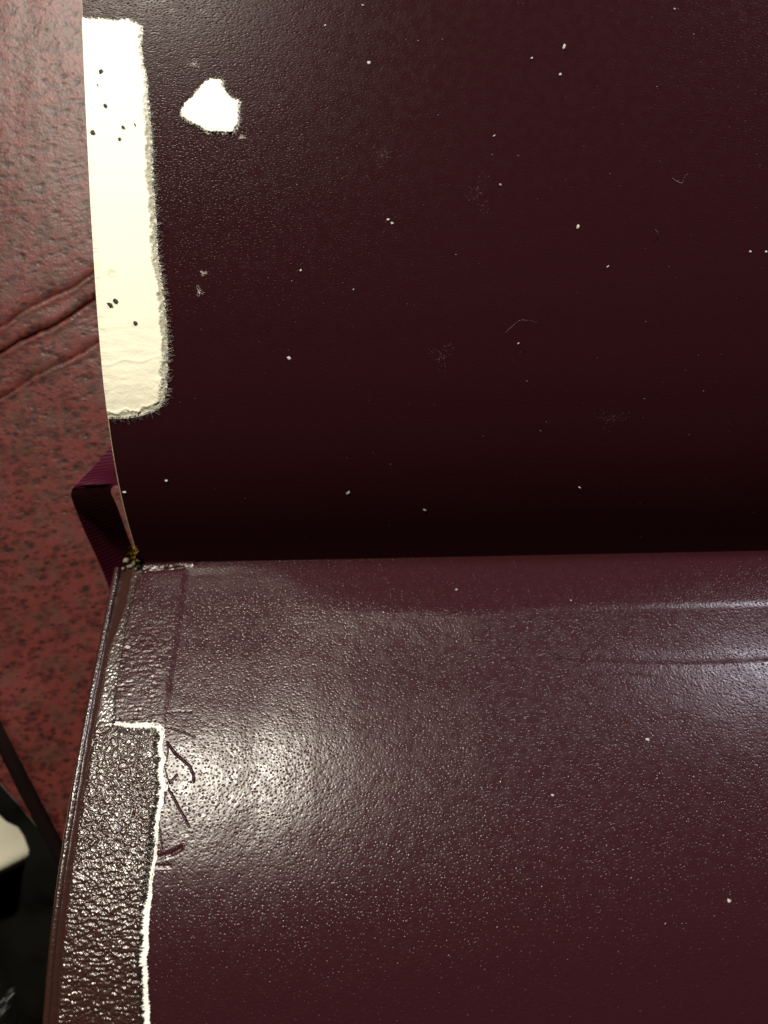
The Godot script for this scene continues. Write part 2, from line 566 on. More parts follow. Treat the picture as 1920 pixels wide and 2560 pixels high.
func specks_patch(which: int, x: float, s: float, rx: float, ry: float, number: int) -> ArrayMesh:
	# a thin stain of scattered crumbs
	rng.seed = 600 + number
	var st := SurfaceTool.new()
	st.begin(Mesh.PRIMITIVE_TRIANGLES)
	for k in 90:
		var a := rng.randf() * TAU
		var d := sqrt(rng.randf()) * (0.6 + 0.4 * sin(a * 3.0 + number))
		var c := Vector2(x + cos(a) * d * rx, s + sin(a) * d * ry)
		var r := rng.randf_range(0.03, 0.09)
		var turn := rng.randf() * TAU
		var pts := []
		for q in 5:
			var e := c + Vector2.from_angle(turn + q * TAU / 5.0) * r * rng.randf_range(0.6, 1.2)
			pts.append(on_sheet(which, e.x, e.y, (lining_height(e.x, e.y) if which == COVER_SHEET else 0.25 * sin(e.x * 0.045 + 0.6) * smoothstep(12.0, 70.0, e.y)) + 0.015))
		var peak := on_sheet(which, c.x, c.y, (lining_height(c.x, c.y) if which == COVER_SHEET else 0.25 * sin(c.x * 0.045 + 0.6) * smoothstep(12.0, 70.0, c.y)) + 0.05)
		var n := sheet_basis(which, c.y).y
		for q in 5:
			st.set_normal(n)
			st.add_vertex(peak)
			st.add_vertex(pts[(q + 1) % 5])
			st.add_vertex(pts[q])
	return st.commit()


var lining_left := PackedVector2Array()
var torn_top := PackedVector2Array()
var torn_side := PackedVector2Array()
var joint := PackedVector2Array()
var creases := []


func cover_shape() -> void:
	lining_left = v2([-57.9, 2.4, -58.9, 5.5, -58.9, 9.4, -59.3, 12.5, -59.6, 17.5, -59.4, 19.9, -59.3, 23.5, -59.1, 28.0, -59.1, 33.9, -58.3, 39.3, -58.0, 41.0])
	torn_top = v2([-57.9, 40.0, -54.5, 40.6, -50.8, 40.5, -48.3, 41.0, -47.5, 42.2])
	torn_side = v2([-47.5, 42.2, -47.3, 43.0, -47.4, 44.9, -47.2, 46.4, -46.5, 48.0, -46.7, 49.6, -46.6, 50.8, -46.0, 53.0, -45.4, 53.9, -46.0, 54.6, -45.8, 56.7, -46.2, 58.3, -46.3, 61.7, -46.1, 63.8, -46.1, 67.1, -46.4, 70.5, -46.2, 73.3, -46.4, 76.2, -46.4, 78.9, -46.1, 82.2, -46.4, 84.1, -46.0, 86.3, -45.8, 89.0, -45.5, 91.4, -45.2, 93.5, -45.2, 126.0])
	# where the joint of the cover ends and the board begins
	joint = v2([-60.0, 0.5, -42.0, 0.6, -34.6, 1.6, -26.7, 4.0, -21.2, 7.9, -15.6, 10.8, -7.6, 13.2, 2.1, 14.6, 19.4, 16.2, 40.0, 15.8, 53.6, 15.8, 112.0, 15.7])
	# wrinkles: points, half width, height
	creases = [
		[v2([-58.5, 39.3, -52.8, 39.2, -49.6, 38.3, -44.7, 37.7, -42.0, 37.9]), 0.13, -0.14],
		[v2([-50.9, 40.0, -49.2, 40.8, -46.1, 41.3, -43.0, 42.3, -40.5, 43.4]), 0.13, -0.14],
		[v2([-46.1, 44.6, -44.3, 46.9, -42.7, 48.1, -41.0, 49.5, -40.1, 51.1, -39.8, 52.5]), 0.15, -0.34],
		[v2([-44.9, 54.0, -43.7, 55.6, -42.4, 57.6, -40.9, 59.7, -39.9, 61.3]), 0.13, -0.30],
		[v2([-46.2, 66.8, -44.4, 66.4, -42.6, 65.9, -41.2, 65.2]), 0.5, -0.26],
		[v2([-45.7, 68.2, -43.1, 68.2]), 0.35, -0.12],
		[v2([-44.7, 52.8, -43.4, 51.3]), 0.13, -0.2],
		# the long fold of the board, and one below it
		[v2([27.0, 28.3, 40.5, 28.4, 51.2, 29.2, 57.5, 29.6, 68.4, 29.9, 75.0, 29.8, 84.1, 29.5, 108.0, 29.0]), 0.6, -0.085],
		[v2([22.0, 26.6, 40.5, 26.8, 51.2, 27.7, 57.5, 28.2, 68.4, 28.4, 75.0, 28.3, 84.1, 28.0, 108.0, 27.6]), 1.3, 0.06],
		[v2([30.4, 32.3, 47.6, 31.9, 58.0, 32.6]), 0.5, -0.035],
		[v2([30.4, 31.4, 47.6, 31.0, 58.0, 31.6]), 0.5, 0.03],
		# the fold of leather at the head of the gutter
		[v2([-58.0, 0.9, -52.0, 0.7, -46.0, 0.3]), 0.7, 0.55],
		[v2([-58.0, 2.5, -52.0, 2.0, -48.0, 1.5]), 0.30, -0.40],
	]


func lining_height(x: float, s: float) -> float:
	var h := 0.42
	# the joint is steeper than the board; the board eases back to the sheet's own line
	var c := along_x(joint, x)
	var right := smoothstep(-32.0, 75.0, x)
	var steep := lerpf(0.12, 0.30, right)
	var ease := lerpf(7.0, 2.2, smoothstep(-28.0, 8.0, x))
	var a := maxf(0.0, c - ease * 0.5)
	if s < a:
		h += steep * maxf(s, -4.0)
	elif s < a + ease:
		var t := s - a
		h += steep * (a + t - t * t / (2.0 * ease))
	else:
		h += steep * (a + ease * 0.5) * exp(-(s - a - ease) / lerpf(60.0, 95.0, right))
	h += -3.0 * (1.0 - exp(-pow((x + 44.0) / 62.0, 2.0))) * smoothstep(0.0, 30.0, s)
	var left := smoothstep(-30.0, -48.0, x)
	# the edge of the turned-in leather telegraphs through
	h += -0.26 * (smoothstep(-48.4, -46.2, x + 0.35 * soft.get_noise_1d(s * 3.0)) - smoothstep(-46.2, -22.0, x)) * smoothstep(47.0, 33.0, s) * smoothstep(1.0, 4.0, s)
	# level wrinkles over the turn-in, growing towards the tear
	var over := smoothstep(-46.5, -51.0, x) * smoothstep(43.0, 30.0, s)
	if over > 0.0:
		h += 0.10 * over * soft.get_noise_2d(x * 4.0, s * 32.0) * smoothstep(8.0, 24.0, s)
		h += 0.03 * over * fine.get_noise_2d(x * 8.0, s * 20.0)
	# slow unevenness
	h += 0.05 * soft.get_noise_2d(x * 0.75 + 40.0, s * 0.9) * smoothstep(2.0, 10.0, s)
	h += 0.018 * soft.get_noise_2d(x * 3.2, s * 3.6) * (0.5 + 0.7 * left)
	# faint diagonal stretch lines
	h += 0.014 * soft.get_noise_2d((x * 0.9 + s * 0.5) * 9.0, (s * 0.9 - x * 0.5) * 2.0)
	var at := Vector2(x, s)
	for k in creases:
		var line: PackedVector2Array = k[0]
		var w: float = k[1]
		var reach := w * 2.6
		if x < line[0].x - reach or x > line[line.size() - 1].x + reach:
			if x < minf(line[0].x, line[line.size() - 1].x) - 2.0 - reach or x > maxf(line[0].x, line[line.size() - 1].x) + 2.0 + reach:
				continue
		var d := line_dist(at, line, reach)
		if d < reach:
			var along := 0.75 + 0.6 * soft.get_noise_1d((x + s) * 8.0 + w * 900.0)
			h += k[2] * along * exp(-d * d / (w * w))
	return h


func torn_reach(x: float, s: float) -> bool:
	# whether the lining still covers this place
	var n := 0.16 * fine.get_noise_2d(x * 30.0, s * 30.0)
	if s > 39.0 and x < -47.5:
		return s + n < along_x(torn_top, x) and x > -58.6
	if s > 42.2:
		return x + n > along_y(torn_side, s)
	return x + n * 1.6 > along_y(lining_left, s)


func cover_parts() -> void:
	cover_shape()
	var cover := Node3D.new()
	cover.name = "front_cover"
	book.add_child(cover, true)
	# the lining
	var xs := steps([-60.4, 0.2, -47.0, 0.1, -39.0, 0.25, -36.0, 0.32, -8.0, 0.5, 90.0, 2.0, 112.0])
	var ss := steps([-3.0, 0.3, 36.0, 0.16, 69.0, 0.3, 97.0, 1.5, 126.0])
	var p := PackedVector3Array()
	var uv := PackedVector2Array()
	var keep := PackedByteArray()
	for s in ss:
		var f := frame_at(COVER_SHEET, s)
		for x in xs:
			var ok := x > -44.0 or torn_reach(x, s)
			var h := lining_height(x, s) if ok else 0.4
			p.append(Vector3(x, f[1] + f[3] * h, f[0] + f[2] * h) * MM)
			uv.append(Vector2(x, s) / 32.0)
			keep.append(1 if ok else 0)
	part("lining", grid(p, xs.size(), ss.size(), uv, keep), M.lining, cover)
	# the leather turned in over the board's edge: bead, dark groove, crinkled hide
	xs = steps([-65.25, 0.05, -65.2, 0.08, -62.0, 0.15, -44.5])
	ss = steps([0.6, 0.17, 97.0, 1.0, 126.0])
	p = PackedVector3Array()
	uv = PackedVector2Array()
	cells.frequency = 1.0
	for s in ss:
		var f := frame_at(COVER_SHEET, s)
		var lip := -61.0 + lerpf(0.25, -1.45, smoothstep(10.0, 24.0, s)) + 0.25 * soft.get_noise_1d(s * 3.0)
		var low := smoothstep(62.0, 76.0, s)
		for x in xs:
			var h := 0.0
			h += -0.22 * smoothstep(lip + 0.25, lip - 0.25, x)
			h += -0.40 * clampf(lip - x, 0.0, lip + 63.6)
			var mid: float = -64.45 + 0.06 * soft.get_noise_1d(s * 6.0)
			var bead := 0.5625 - (x - mid) * (x - mid)
			if bead > 0.0:
				h = maxf(h, -0.88 + sqrt(bead) + 0.06 * fine.get_noise_2d(x * 12.0, s * 22.0))
			if x < mid:
				h = -3.2 if x < -65.23 else -0.88 + sqrt(maxf(bead, 0.0))
			var rough := smoothstep(lip - 0.1, lip + 0.9, x)
			if rough > 0.0:
				var px: float = x + 0.6 * soft.get_noise_2d(x * 9.0, s * 9.0)
				var ps: float = s + 0.6 * soft.get_noise_2d(x * 9.0 + 300.0, s * 9.0)
				var big := lerpf(cells.get_noise_2d(px * 0.62, ps * 0.70), cells.get_noise_2d(px * 0.46 + 90.0, ps * 0.95), low)
				var small := cells.get_noise_2d(px * 1.35 + 70.0, ps * 1.7)
				var deep := smoothstep(38.0, 43.0, s) * 0.75 + 0.25
				h += rough * deep * lerpf(1.0, 0.8, low) * (0.21 * (1.0 - exp(-5.0 * (big + 1.0))) + 0.14 * (1.0 - exp(-4.0 * (small + 1.0))))
				h += rough * 0.12 * soft.get_noise_2d(x * 4.0, s * 20.0) * (0.12 + low)
				h += rough * 0.035 * fine.get_noise_2d(x * 14.0, s * 16.0)
			else:
				h += 0.012 * fine.get_noise_2d(x * 16.0, s * 9.0)
			p.append(Vector3(x, f[1] + f[3] * h, f[0] + f[2] * h) * MM)
			uv.append(Vector2(x, s) / 24.0 + Vector2(0.37, 0.12))
	part("turned_in_leather", grid(p, xs.size(), ss.size(), uv), M.turn_in, cover)
	# outer side of the board
	xs = PackedFloat32Array([-65.25, -64.9, -62.0, -20.0, 30.0, 112.0])
	ss = steps([0.6, 3.0, 126.0])
	p = PackedVector3Array()
	uv = PackedVector2Array()
	for s in ss:
		for x in xs:
			p.append(on_sheet(COVER_SHEET, x, s, -1.9 if x < -65.0 else -3.2))
			uv.append(Vector2(x, s) / 32.0)
	part("board", flipped(p, uv, xs.size(), ss.size()), M.board_back, cover)
	part("paper_residue", specks_patch(COVER_SHEET, -31.5, 97.4, 4.6, 1.9, 7), M.residue, cover).set_meta("kind", "stuff")
	for q in [[v2([-46.5, 44.2, -45.9, 45.6, -45.7, 46.9, -45.9, 48.3]), 0.85], [v2([-46.2, 49.3, -45.6, 50.8, -45.0, 52.2, -44.6, 53.2]), 0.75], [v2([-45.5, 54.3, -45.3, 55.4, -45.5, 57.0]), 0.6], [v2([-46.0, 60.0, -45.5, 62.0, -45.0, 64.0, -44.6, 65.4]), 0.85]]:
		part("curled_flap", curled_flap(q[0], q[1]), M.lining, cover)
	part("torn_paper_edge", torn_edge(), M.torn_white, cover)
	part("tear_fibres", edge_fuzz(), M.fibre, cover).set_meta("kind", "stuff")
	part("worn_edge", worn_edge(), M.worn_fibre, cover).set_meta("kind", "stuff")


func torn_edge() -> ArrayMesh:
	# the thickness of the lining's paper, showing white where it was torn away
	var outer := round_line(v2([-57.9, 40.0, -54.5, 40.6, -50.8, 40.5, -48.3, 41.0, -47.3, 42.4, -47.4, 44.9, -47.2, 46.4, -46.4, 48.0, -46.7, 49.6, -46.6, 50.8, -45.9, 53.0, -45.2, 53.9, -46.0, 54.6, -45.8, 56.7, -46.2, 58.3, -46.3, 61.7, -46.1, 63.8, -46.1, 67.1, -46.4, 70.5, -46.2, 73.3, -46.4, 76.2, -46.4, 78.9, -46.1, 82.2, -46.4, 84.1, -46.0, 86.3, -45.8, 89.0, -45.5, 91.4, -45.2, 93.5, -45.2, 100.0]), false, 14)
	var width := v2([40.0, 1.0, 41.0, 1.9, 43.5, 1.2, 48.0, 1.5, 53.5, 1.7, 56.0, 1.6, 61.7, 0.9, 64.0, 0.65, 68.0, 0.8, 71.0, 0.7, 73.0, 1.15, 76.0, 1.9, 80.0, 2.1, 83.0, 1.9, 87.0, 1.3, 92.0, 1.8, 100.0, 1.5])
	var p := PackedVector3Array()
	var uv := PackedVector2Array()
	var n := outer.size()
	var rows := 7
	for i in n:
		var a := outer[maxi(i - 3, 0)]
		var b := outer[mini(i + 3, n - 1)]
		var dir := (b - a).normalized()
		var inward := Vector2(-dir.y, dir.x)
		var o := outer[i]
		var w := along_x(width, o.y) if i > 40 else 0.75 + 0.7 * i / 40.0
		w *= 0.7 + 0.55 * fine.get_noise_1d(i * 5.0)
		var tooth := 0.75 * maxf(0.0, fine.get_noise_1d(i * 9.0 + 50.0)) + 0.25 * fine.get_noise_1d(i * 31.0)
		for k in rows:
			var t := k / float(rows - 1)
			var q := o - inward * (0.28 + tooth * 0.6) * (1.0 - t) * (1.0 - t) + inward * w * t
			var top := lining_height(o.x, o.y) + 0.10
			var h := lerpf(top, 0.14, pow(t, 0.9)) + 0.05 * sin(PI * t) + 0.07 * fine.get_noise_2d(i * 7.0, k * 40.0) * (1.0 if k > 0 else 0.3)
			if k == 0:
				h += 0.06
			if k == rows - 1:
				h = -0.05 + 0.25 * fine.get_noise_1d(i * 19.0)
			p.append(on_sheet(COVER_SHEET, q.x, q.y, h))
			uv.append(q / 7.0)
	return flipped(p, uv, rows, n)


func curled_flap(line: PackedVector2Array, wide: float) -> ArrayMesh:
	# a sliver of the lining's skin that has lifted and rolled up beside the tear
	var mid := round_line(line, false, 5)
	var p := PackedVector3Array()
	var uv := PackedVector2Array()
	var n := mid.size()
	for i in n:
		var dir := (mid[mini(i + 1, n - 1)] - mid[maxi(i - 1, 0)]).normalized()
		var side := Vector2(-dir.y, dir.x)
		var r: float = wide * 0.26 * pow(sin(PI * (0.06 + 0.88 * i / (n - 1.0))), 0.7)
		var base := lining_height(mid[i].x, mid[i].y)
		for k in 8:
			var a := -0.35 * PI + 1.35 * PI * k / 7.0
			var q := mid[i] + side * (cos(a) * r * 0.9 + r * 0.4)
			p.append(on_sheet(COVER_SHEET, q.x, q.y, base + r * (0.55 + 0.75 * sin(a))))
			uv.append(q / 32.0 + Vector2(k * 0.004, 0.3))
	return grid(p, 8, n, uv)


func edge_fuzz() -> ArrayMesh:
	rng.seed = 90
	var st := SurfaceTool.new()
	st.begin(Mesh.PRIMITIVE_TRIANGLES)
	for k in 1700:
		var q: Vector2
		var way: Vector2
		if k < 160:
			q = Vector2(rng.randf_range(-57.8, -48.0), 0.0)
			q.y = along_x(torn_top, q.x) + rng.randf_range(0.4, 1.6)
			way = Vector2(rng.randf_range(-0.5, 0.5), 1.0).normalized()
		else:
			var s := rng.randf_range(42.5, 96.0)
			q = Vector2(along_y(torn_side, s) - rng.randf_range(0.5, 1.5), s)
			way = Vector2(-1.0, rng.randf_range(-0.8, 0.8)).normalized()
		var l := rng.randf_range(0.25, 1.1)
		var curl := rng.randf_range(-1.0, 1.0)
		var pts := PackedVector3Array()
		for c in 4:
			pts.append(on_sheet(COVER_SHEET, q.x, q.y, 0.32 - 0.04 * c + 0.1 * sin(c)))
			q += way.rotated(curl * c / 3.0) * l / 3.0
		strand(st, pts, rng.randf_range(0.02, 0.05) * MM)
	return st.commit()


func worn_edge() -> ArrayMesh:
	# rubbed, dusty fibre along the lining's other edge
	rng.seed = 91
	var st := SurfaceTool.new()
	st.begin(Mesh.PRIMITIVE_TRIANGLES)
	for k in 1500:
		var s := rng.randf_range(2.0, 40.0)
		var q := Vector2(along_y(lining_left, s) + rng.randfn(0.05, 0.35), s)
		var way := Vector2.from_angle(rng.randf() * TAU)
		var l := rng.randf_range(0.1, 0.5)
		var curl := rng.randf_range(-1.5, 1.5)
		var pts := PackedVector3Array()
		for c in 3:
			pts.append(on_sheet(COVER_SHEET, q.x, q.y, maxf(0.42, lining_height(q.x, q.y)) + 0.02 + rng.randf_range(0.0, 0.06)))
			q += way.rotated(curl * c / 2.0) * l / 2.0
		strand(st, pts, rng.randf_range(0.015, 0.04) * MM)
	return st.commit()


func block_and_spine() -> void:
	# the pages under the leaf, the back cover and the spine: seen from the side only
	var rows := []
	for s in steps([0.5, 4.0, 148.0]):
		var f := frame_at(LEAF, s)
		rows.append(Vector2(f[0] - f[2] * 0.5, f[1] - f[3] * 0.5))
	var st := SurfaceTool.new()
	st.begin(Mesh.PRIMITIVE_TRIANGLES)
	for x in [-57.6, 110.0]:
		for i in rows.size() - 1:
			var q := [Vector3(x, rows[i].y, rows[i].x), Vector3(x, rows[i + 1].y, rows[i + 1].x), Vector3(x, -11.8, rows[i + 1].x), Vector3(x, -11.8, rows[i].x)]
			for k in ([0, 1, 2, 0, 2, 3] if x < 0 else [0, 2, 1, 0, 3, 2]):
				st.add_vertex(q[k] * MM)
	for i in rows.size() - 1:
		var q := [Vector3(-57.6, rows[i].y, rows[i].x), Vector3(110, rows[i].y, rows[i].x), Vector3(110, rows[i + 1].y, rows[i + 1].x), Vector3(-57.6, rows[i + 1].y, rows[i + 1].x)]
		for k in [0, 2, 1, 0, 3, 2]:
			st.add_vertex(q[k] * MM)
	var e: Vector2 = rows[rows.size() - 1]
	var w := [Vector3(-57.6, e.y, e.x), Vector3(110, e.y, e.x), Vector3(110, -11.8, e.x), Vector3(-57.6, -11.8, e.x)]
	for k in [0, 2, 1, 0, 3, 2]:
		st.add_vertex(w[k] * MM)
	st.generate_normals()
	part("page_block", st.commit(), M.page_edge, book)
	var bm := BoxMesh.new()
	bm.size = Vector3(170.5, 2.6, 150.0) * MM
	var back := part("back_cover", bm, M.board_back, book)
	back.position = Vector3(26.75, -13.3, -74.5) * MM
	var p := PackedVector3Array()
	var uv := PackedVector2Array()
	for k in 9:
		var a := PI * k / 8.0
		for x in [-57.5, 0.0, 112.0]:
			p.append(Vector3(x, -7.6 + 6.8 * cos(a), 0.8 + 4.5 * sin(a)) * MM)
			uv.append(Vector2(x, k) / 20.0)
	part("spine", grid(p, 3, 9, uv), M.board_back, book)
	# frayed head of the spine: yellow sewing thread, grey crumbs of old paste, brown cloth
	var head := Node3D.new()
	head.name = "frayed_headband"
	book.add_child(head, true)
	rng.seed = 5
	st = SurfaceTool.new()
	st.begin(Mesh.PRIMITIVE_TRIANGLES)
	for k in 60:
		var q := Vector3(-59.4 + rng.randf_range(-0.6, 0.35), 3.2 + rng.randf_range(-0.5, 0.7), -2.8 + rng.randf_range(-1.7, 1.4))
		var way := Vector3(rng.randf_range(-0.7, 0.7), rng.randf_range(-0.2, 0.5), rng.randf_range(-1, 1)).normalized()
		var pts := PackedVector3Array()
		for c in 5:
			pts.append(q * MM)
			q += way.rotated(Vector3.UP, rng.randf_range(-0.5, 0.5)) * 0.38
		strand(st, pts, rng.randf_range(0.12, 0.22) * MM)
	part("sewing_thread", st.commit(), M.yellow_thread, head)
	var spots := [[-62.0, 0.9, -1.0, 0.75], [-60.9, 0.5, 0.3, 0.6], [-60.0, 0.7, -0.4, 0.7], [-59.2, 0.4, 0.2, 0.6], [-60.6, 0.9, -1.5, 0.45], [-61.6, 0.2, 0.5, 0.5], [-58.5, 0.5, 0.7, 0.5], [-62.9, 0.3, 0.9, 0.4]]
	for i in spots.size():
		var q: Array = spots[i]
		part("paste_crumb", placed(lump(Vector3(q[3], q[3] * 0.75, q[3] * 0.85) * MM, 0.7, i + 1), Vector3(q[0], q[1], q[2]) * MM), M.grey_crumb, head)
	p = PackedVector3Array()
	uv = PackedVector2Array()
	for j in 14:
		var t := j / 13.0
		for i in 8:
			var u := i / 7.0
			p.append(Vector3(lerpf(-58.6, -61.5 + 2.7 * t, u), lerpf(-0.6, 3.2, t) + 0.5 * fine.get_noise_2d(i * 30.0, j * 30.0), lerpf(1.2, -7.0, t) + 0.4 * fine.get_noise_2d(i * 30.0 + 500.0, j * 30.0)) * MM)
			uv.append(Vector2(u, t))
	part("spine_cloth", flipped(p, uv, 8, 14), M.spine_cloth, head)


func placed(m: ArrayMesh, at: Vector3, b := Basis.IDENTITY) -> ArrayMesh:
	var st := SurfaceTool.new()
	st.append_from(m, 0, Transform3D(b, at))
	return st.commit()


func ribbon() -> void:
	# the bookmark: comes up from under the cover, folds over and slips in under the leaf
	var inv := book.transform.affine_inverse()
	var rows := [
		[Vector3(-52.0, 29.0, -27.0), Vector3(-41.0, 29.0, -24.5)],
		[Vector3(-63.1, 27.6, -13.1), Vector3(-52.6, 27.0, -11.8)],
		[Vector3(-68.7, 26.4, -7.6), Vector3(-58.1, 26.2, -7.7)],
		[Vector3(-70.5, 26.1, -5.8), Vector3(-61.1, 26.1, -6.2)],
		[Vector3(-71.3, 25.6, -5.1), Vector3(-62.1, 25.6, -5.6)],
		[Vector3(-71.8, 24.6, -4.6), Vector3(-62.7, 24.6, -5.1)],
		[Vector3(-72.6, 22.6, -3.5), Vector3(-63.2, 22.6, -4.1)],
		[Vector3(-73.0, 18.6, -0.5), Vector3(-63.3, 18.0, -1.1)],
		[Vector3(-72.9, 13.0, 4.9), Vector3(-63.3, 12.0, 4.1)],
		[Vector3(-72.1, 6.2, 12.1), Vector3(-63.0, 5.5, 10.6)],
		[Vector3(-71.4, 0.4, 19.2), Vector3(-62.0, 0.2, 17.6)],
		[Vector3(-70.0, -1.6, 26.1), Vector3(-60.1, -1.6, 25.1)],
	]
	var cols := 9
	var p := PackedVector3Array()
	var uv := PackedVector2Array()
	var fine_rows := (rows.size() - 1) * 6 + 1
	var run := 0.0
	var before := Vector3.ZERO
	for j in fine_rows:
		var t := j / 6.0
		var i := mini(int(t), rows.size() - 2)
		var u := t - i
		var ends := []
		for side in 2:
			var a: Vector3 = rows[maxi(i - 1, 0)][side]
			var b: Vector3 = rows[i][side]
			var c: Vector3 = rows[i + 1][side]
			var d: Vector3 = rows[mini(i + 2, rows.size() - 1)][side]
			ends.append(b.cubic_interpolate(c, a, d, u))
		if j:
			run += (ends[0] as Vector3).distance_to(before)
		before = ends[0]
		for k in cols:
			var e := k / float(cols - 1)
			var q: Vector3 = (ends[0] as Vector3).lerp(ends[1], e)
			q.y += 0.35 * sin(PI * e) * (1.0 if j < 18 else -0.6)
			p.append(inv * (q * MM))
			uv.append(Vector2(e * 10.0, run + 3.5 * e) / 19.0)
	part("ribbon_bookmark", grid(p, cols, fine_rows, uv), M.satin, book)


# ---------------------------------------------------------------- the sofa
func seam(x: float, c: float) -> float:
	return c - 0.56 * (x + 99.6) + 0.45 * sin(x * 0.31 + c) + 0.5 * soft.get_noise_2d(x * 3.0, c * 7.0)


func sofa() -> void:
	var t := Node3D.new()
	t.name = "leather_sofa"
	add_child(t, true)
	tag(t, "worn red-brown leather sofa seat with stitched seams under the open book", "sofa")
	var xs := steps([-300.0, 12.0, -126.0, 0.7, -52.0, 6.0, -10.0, 15.0, 320.0])
	var lines := [-48.6, -41.0, -30.1]
	# across each panel: distances from its two bounding seams
	var fall := PackedFloat32Array([0.0, 0.2, 0.45, 0.75, 1.1, 1.5, 2.0, 2.6, 3.4, 4.4])
	for n in 4:
		var vs := PackedFloat32Array()
		if n == 0:
			for d in [260.0, 200.0, 150.0, 110.0, 80.0, 60.0, 50.0, 40.0, 30.0, 20.0, 14.0, 10.0, 8.0, 6.5, 5.5]:
				vs.append(-d)
			for k in fall.size():
				vs.append(-fall[fall.size() - 1 - k])
		elif n == 3:
			vs.append_array(fall)
			vs.append_array(steps([5.5, 1.2, 190.0, 10.0, 330.0]))
		else:
			for k in 25:
				vs.append(k / 24.0)
		var p := PackedVector3Array()
		var uv := PackedVector2Array()
		for v in vs:
			for x in xs:
				var a := seam(x, lines[n - 1]) if n > 0 else -1e9
				var b := seam(x, lines[n]) if n < 3 else 1e9
				var z: float = b + v if n == 0 else a + v if n == 3 else lerpf(a, b, v)
				var up := z - a
				var down := b - z
				var h := 0.0
				# the lower side of each seam is folded over the upper: a long slope down into it, a short lip after it
				var deep: float = 0.4 if n != 1 else 1.35
				h -= deep * exp(-down / (1.0 if n != 1 else 0.6))
				h -= 0.6 * exp(-up / 0.3)
				h += 0.15 * exp(-pow((up - 1.3) / 0.9, 2.0))
				if n == 3:
					h += under_edge(x, z)
				h += 0.25 * soft.get_noise_2d(x * 0.6, z * 0.6)
				p.append(Vector3(x, h, z) * MM)
				uv.append(Vector2(x, z) / 100.0)
		part(["seat_panel", "seam_band", "seam_band", "seat_panel"][n], grid(p, xs.size(), vs.size(), uv), M.hide, t)
	# dark tube added to draw the soft dark band across the seat
	var band_tube := PackedVector3Array()
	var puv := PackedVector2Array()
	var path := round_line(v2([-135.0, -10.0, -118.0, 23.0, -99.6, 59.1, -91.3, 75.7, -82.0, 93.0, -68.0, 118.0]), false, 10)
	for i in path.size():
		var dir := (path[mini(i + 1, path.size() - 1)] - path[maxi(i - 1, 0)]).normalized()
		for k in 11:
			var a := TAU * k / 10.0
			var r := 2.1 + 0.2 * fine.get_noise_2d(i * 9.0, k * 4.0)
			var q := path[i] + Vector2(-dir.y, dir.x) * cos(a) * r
			band_tube.append(Vector3(q.x, -1.3 + sin(a) * r, q.y) * MM)
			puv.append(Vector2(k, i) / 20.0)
	part("added_dark_band", grid(band_tube, 11, path.size(), puv), mat("added_band_black", Color(0.006, 0.003, 0.0028), 0.9, 0.12), t)
	# cream pad and black pile below the sofa's edge
	var pad := loft(v2([-165, 66.5, -135, 77.5, -123.5, 90.5, -117.5, 98.5, -114.5, 103, -117.5, 106, -128, 109, -150, 111.5, -175, 110.5]))
	var o := MeshInstance3D.new()
	o.name = "cream_cushion"
	o.mesh = pad
	o.material_override = M.cream_cloth
	add_child(o, true)
	tag(o, "cream cloth cushion corner peeking out below the sofa edge", "cushion")
	var pile := Node3D.new()
	pile.name = "black_throw"
	add_child(pile, true)
	tag(pile, "black furry throw in the dark gap beside the book cover", "throw")
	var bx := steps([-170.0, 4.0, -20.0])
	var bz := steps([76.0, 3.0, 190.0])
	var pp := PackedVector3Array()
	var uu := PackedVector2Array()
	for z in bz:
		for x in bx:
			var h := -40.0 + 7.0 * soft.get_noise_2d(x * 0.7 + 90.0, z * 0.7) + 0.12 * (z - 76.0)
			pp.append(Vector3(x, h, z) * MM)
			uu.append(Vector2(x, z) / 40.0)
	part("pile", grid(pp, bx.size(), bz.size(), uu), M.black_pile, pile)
	rng.seed = 15
	var st := SurfaceTool.new()
	st.begin(Mesh.PRIMITIVE_TRIANGLES)
	for k in 220:
		var q := Vector3(rng.randf_range(-132.0, -111.0), -33.0, rng.randf_range(142.0, 172.0))
		q.y = -30.0 + 7.0 * soft.get_noise_2d(q.x * 0.7 + 90.0, q.z * 0.7) + 0.12 * (q.z - 76.0)
		var way := Vector3(0.68 + rng.randf_range(-0.25, 0.25), -0.35 + rng.randf_range(-0.25, 0.3), -0.6 + rng.randf_range(-0.25, 0.25)).normalized()
		var pts := PackedVector3Array()
		for c in 6:
			pts.append(q * MM)
			q += way * 1.5
			way = (way + Vector3(0.04, -0.07, 0.02)).normalized()
		strand(st, pts, rng.randf_range(0.05, 0.10) * MM)
	part("hair", st.commit(), M.black_hair, pile).set_meta("kind", "stuff")


func under_edge(x: float, z: float) -> float:
	# a shallow groove under the added dark band and the rounded edge of the seat, by the cream cushion
	var at := Vector2(x, z)
	var a := Vector2(-99.6, 59.1)
	var along := Vector2(15.6, 30.1).normalized()
	var d1 := (at - a).dot(Vector2(-along.y, along.x))
	var b := Vector2(-99.6, 74.5)
	along = Vector2(15.6, 18.5).normalized()
	var d2 := (at - b).dot(Vector2(-along.y, along.x))
	var h := -1.6 * exp(-pow((d1 - 0.3) / 2.6, 2.0)) * smoothstep(30.0, 55.0, z)
	h -= 1.6 * smoothstep(-2.0, 5.0, d1) * smoothstep(30.0, 60.0, z)
	if d2 > -3.0:
		h -= 90.0 * smoothstep(-2.0, 13.0, d2)
	return h


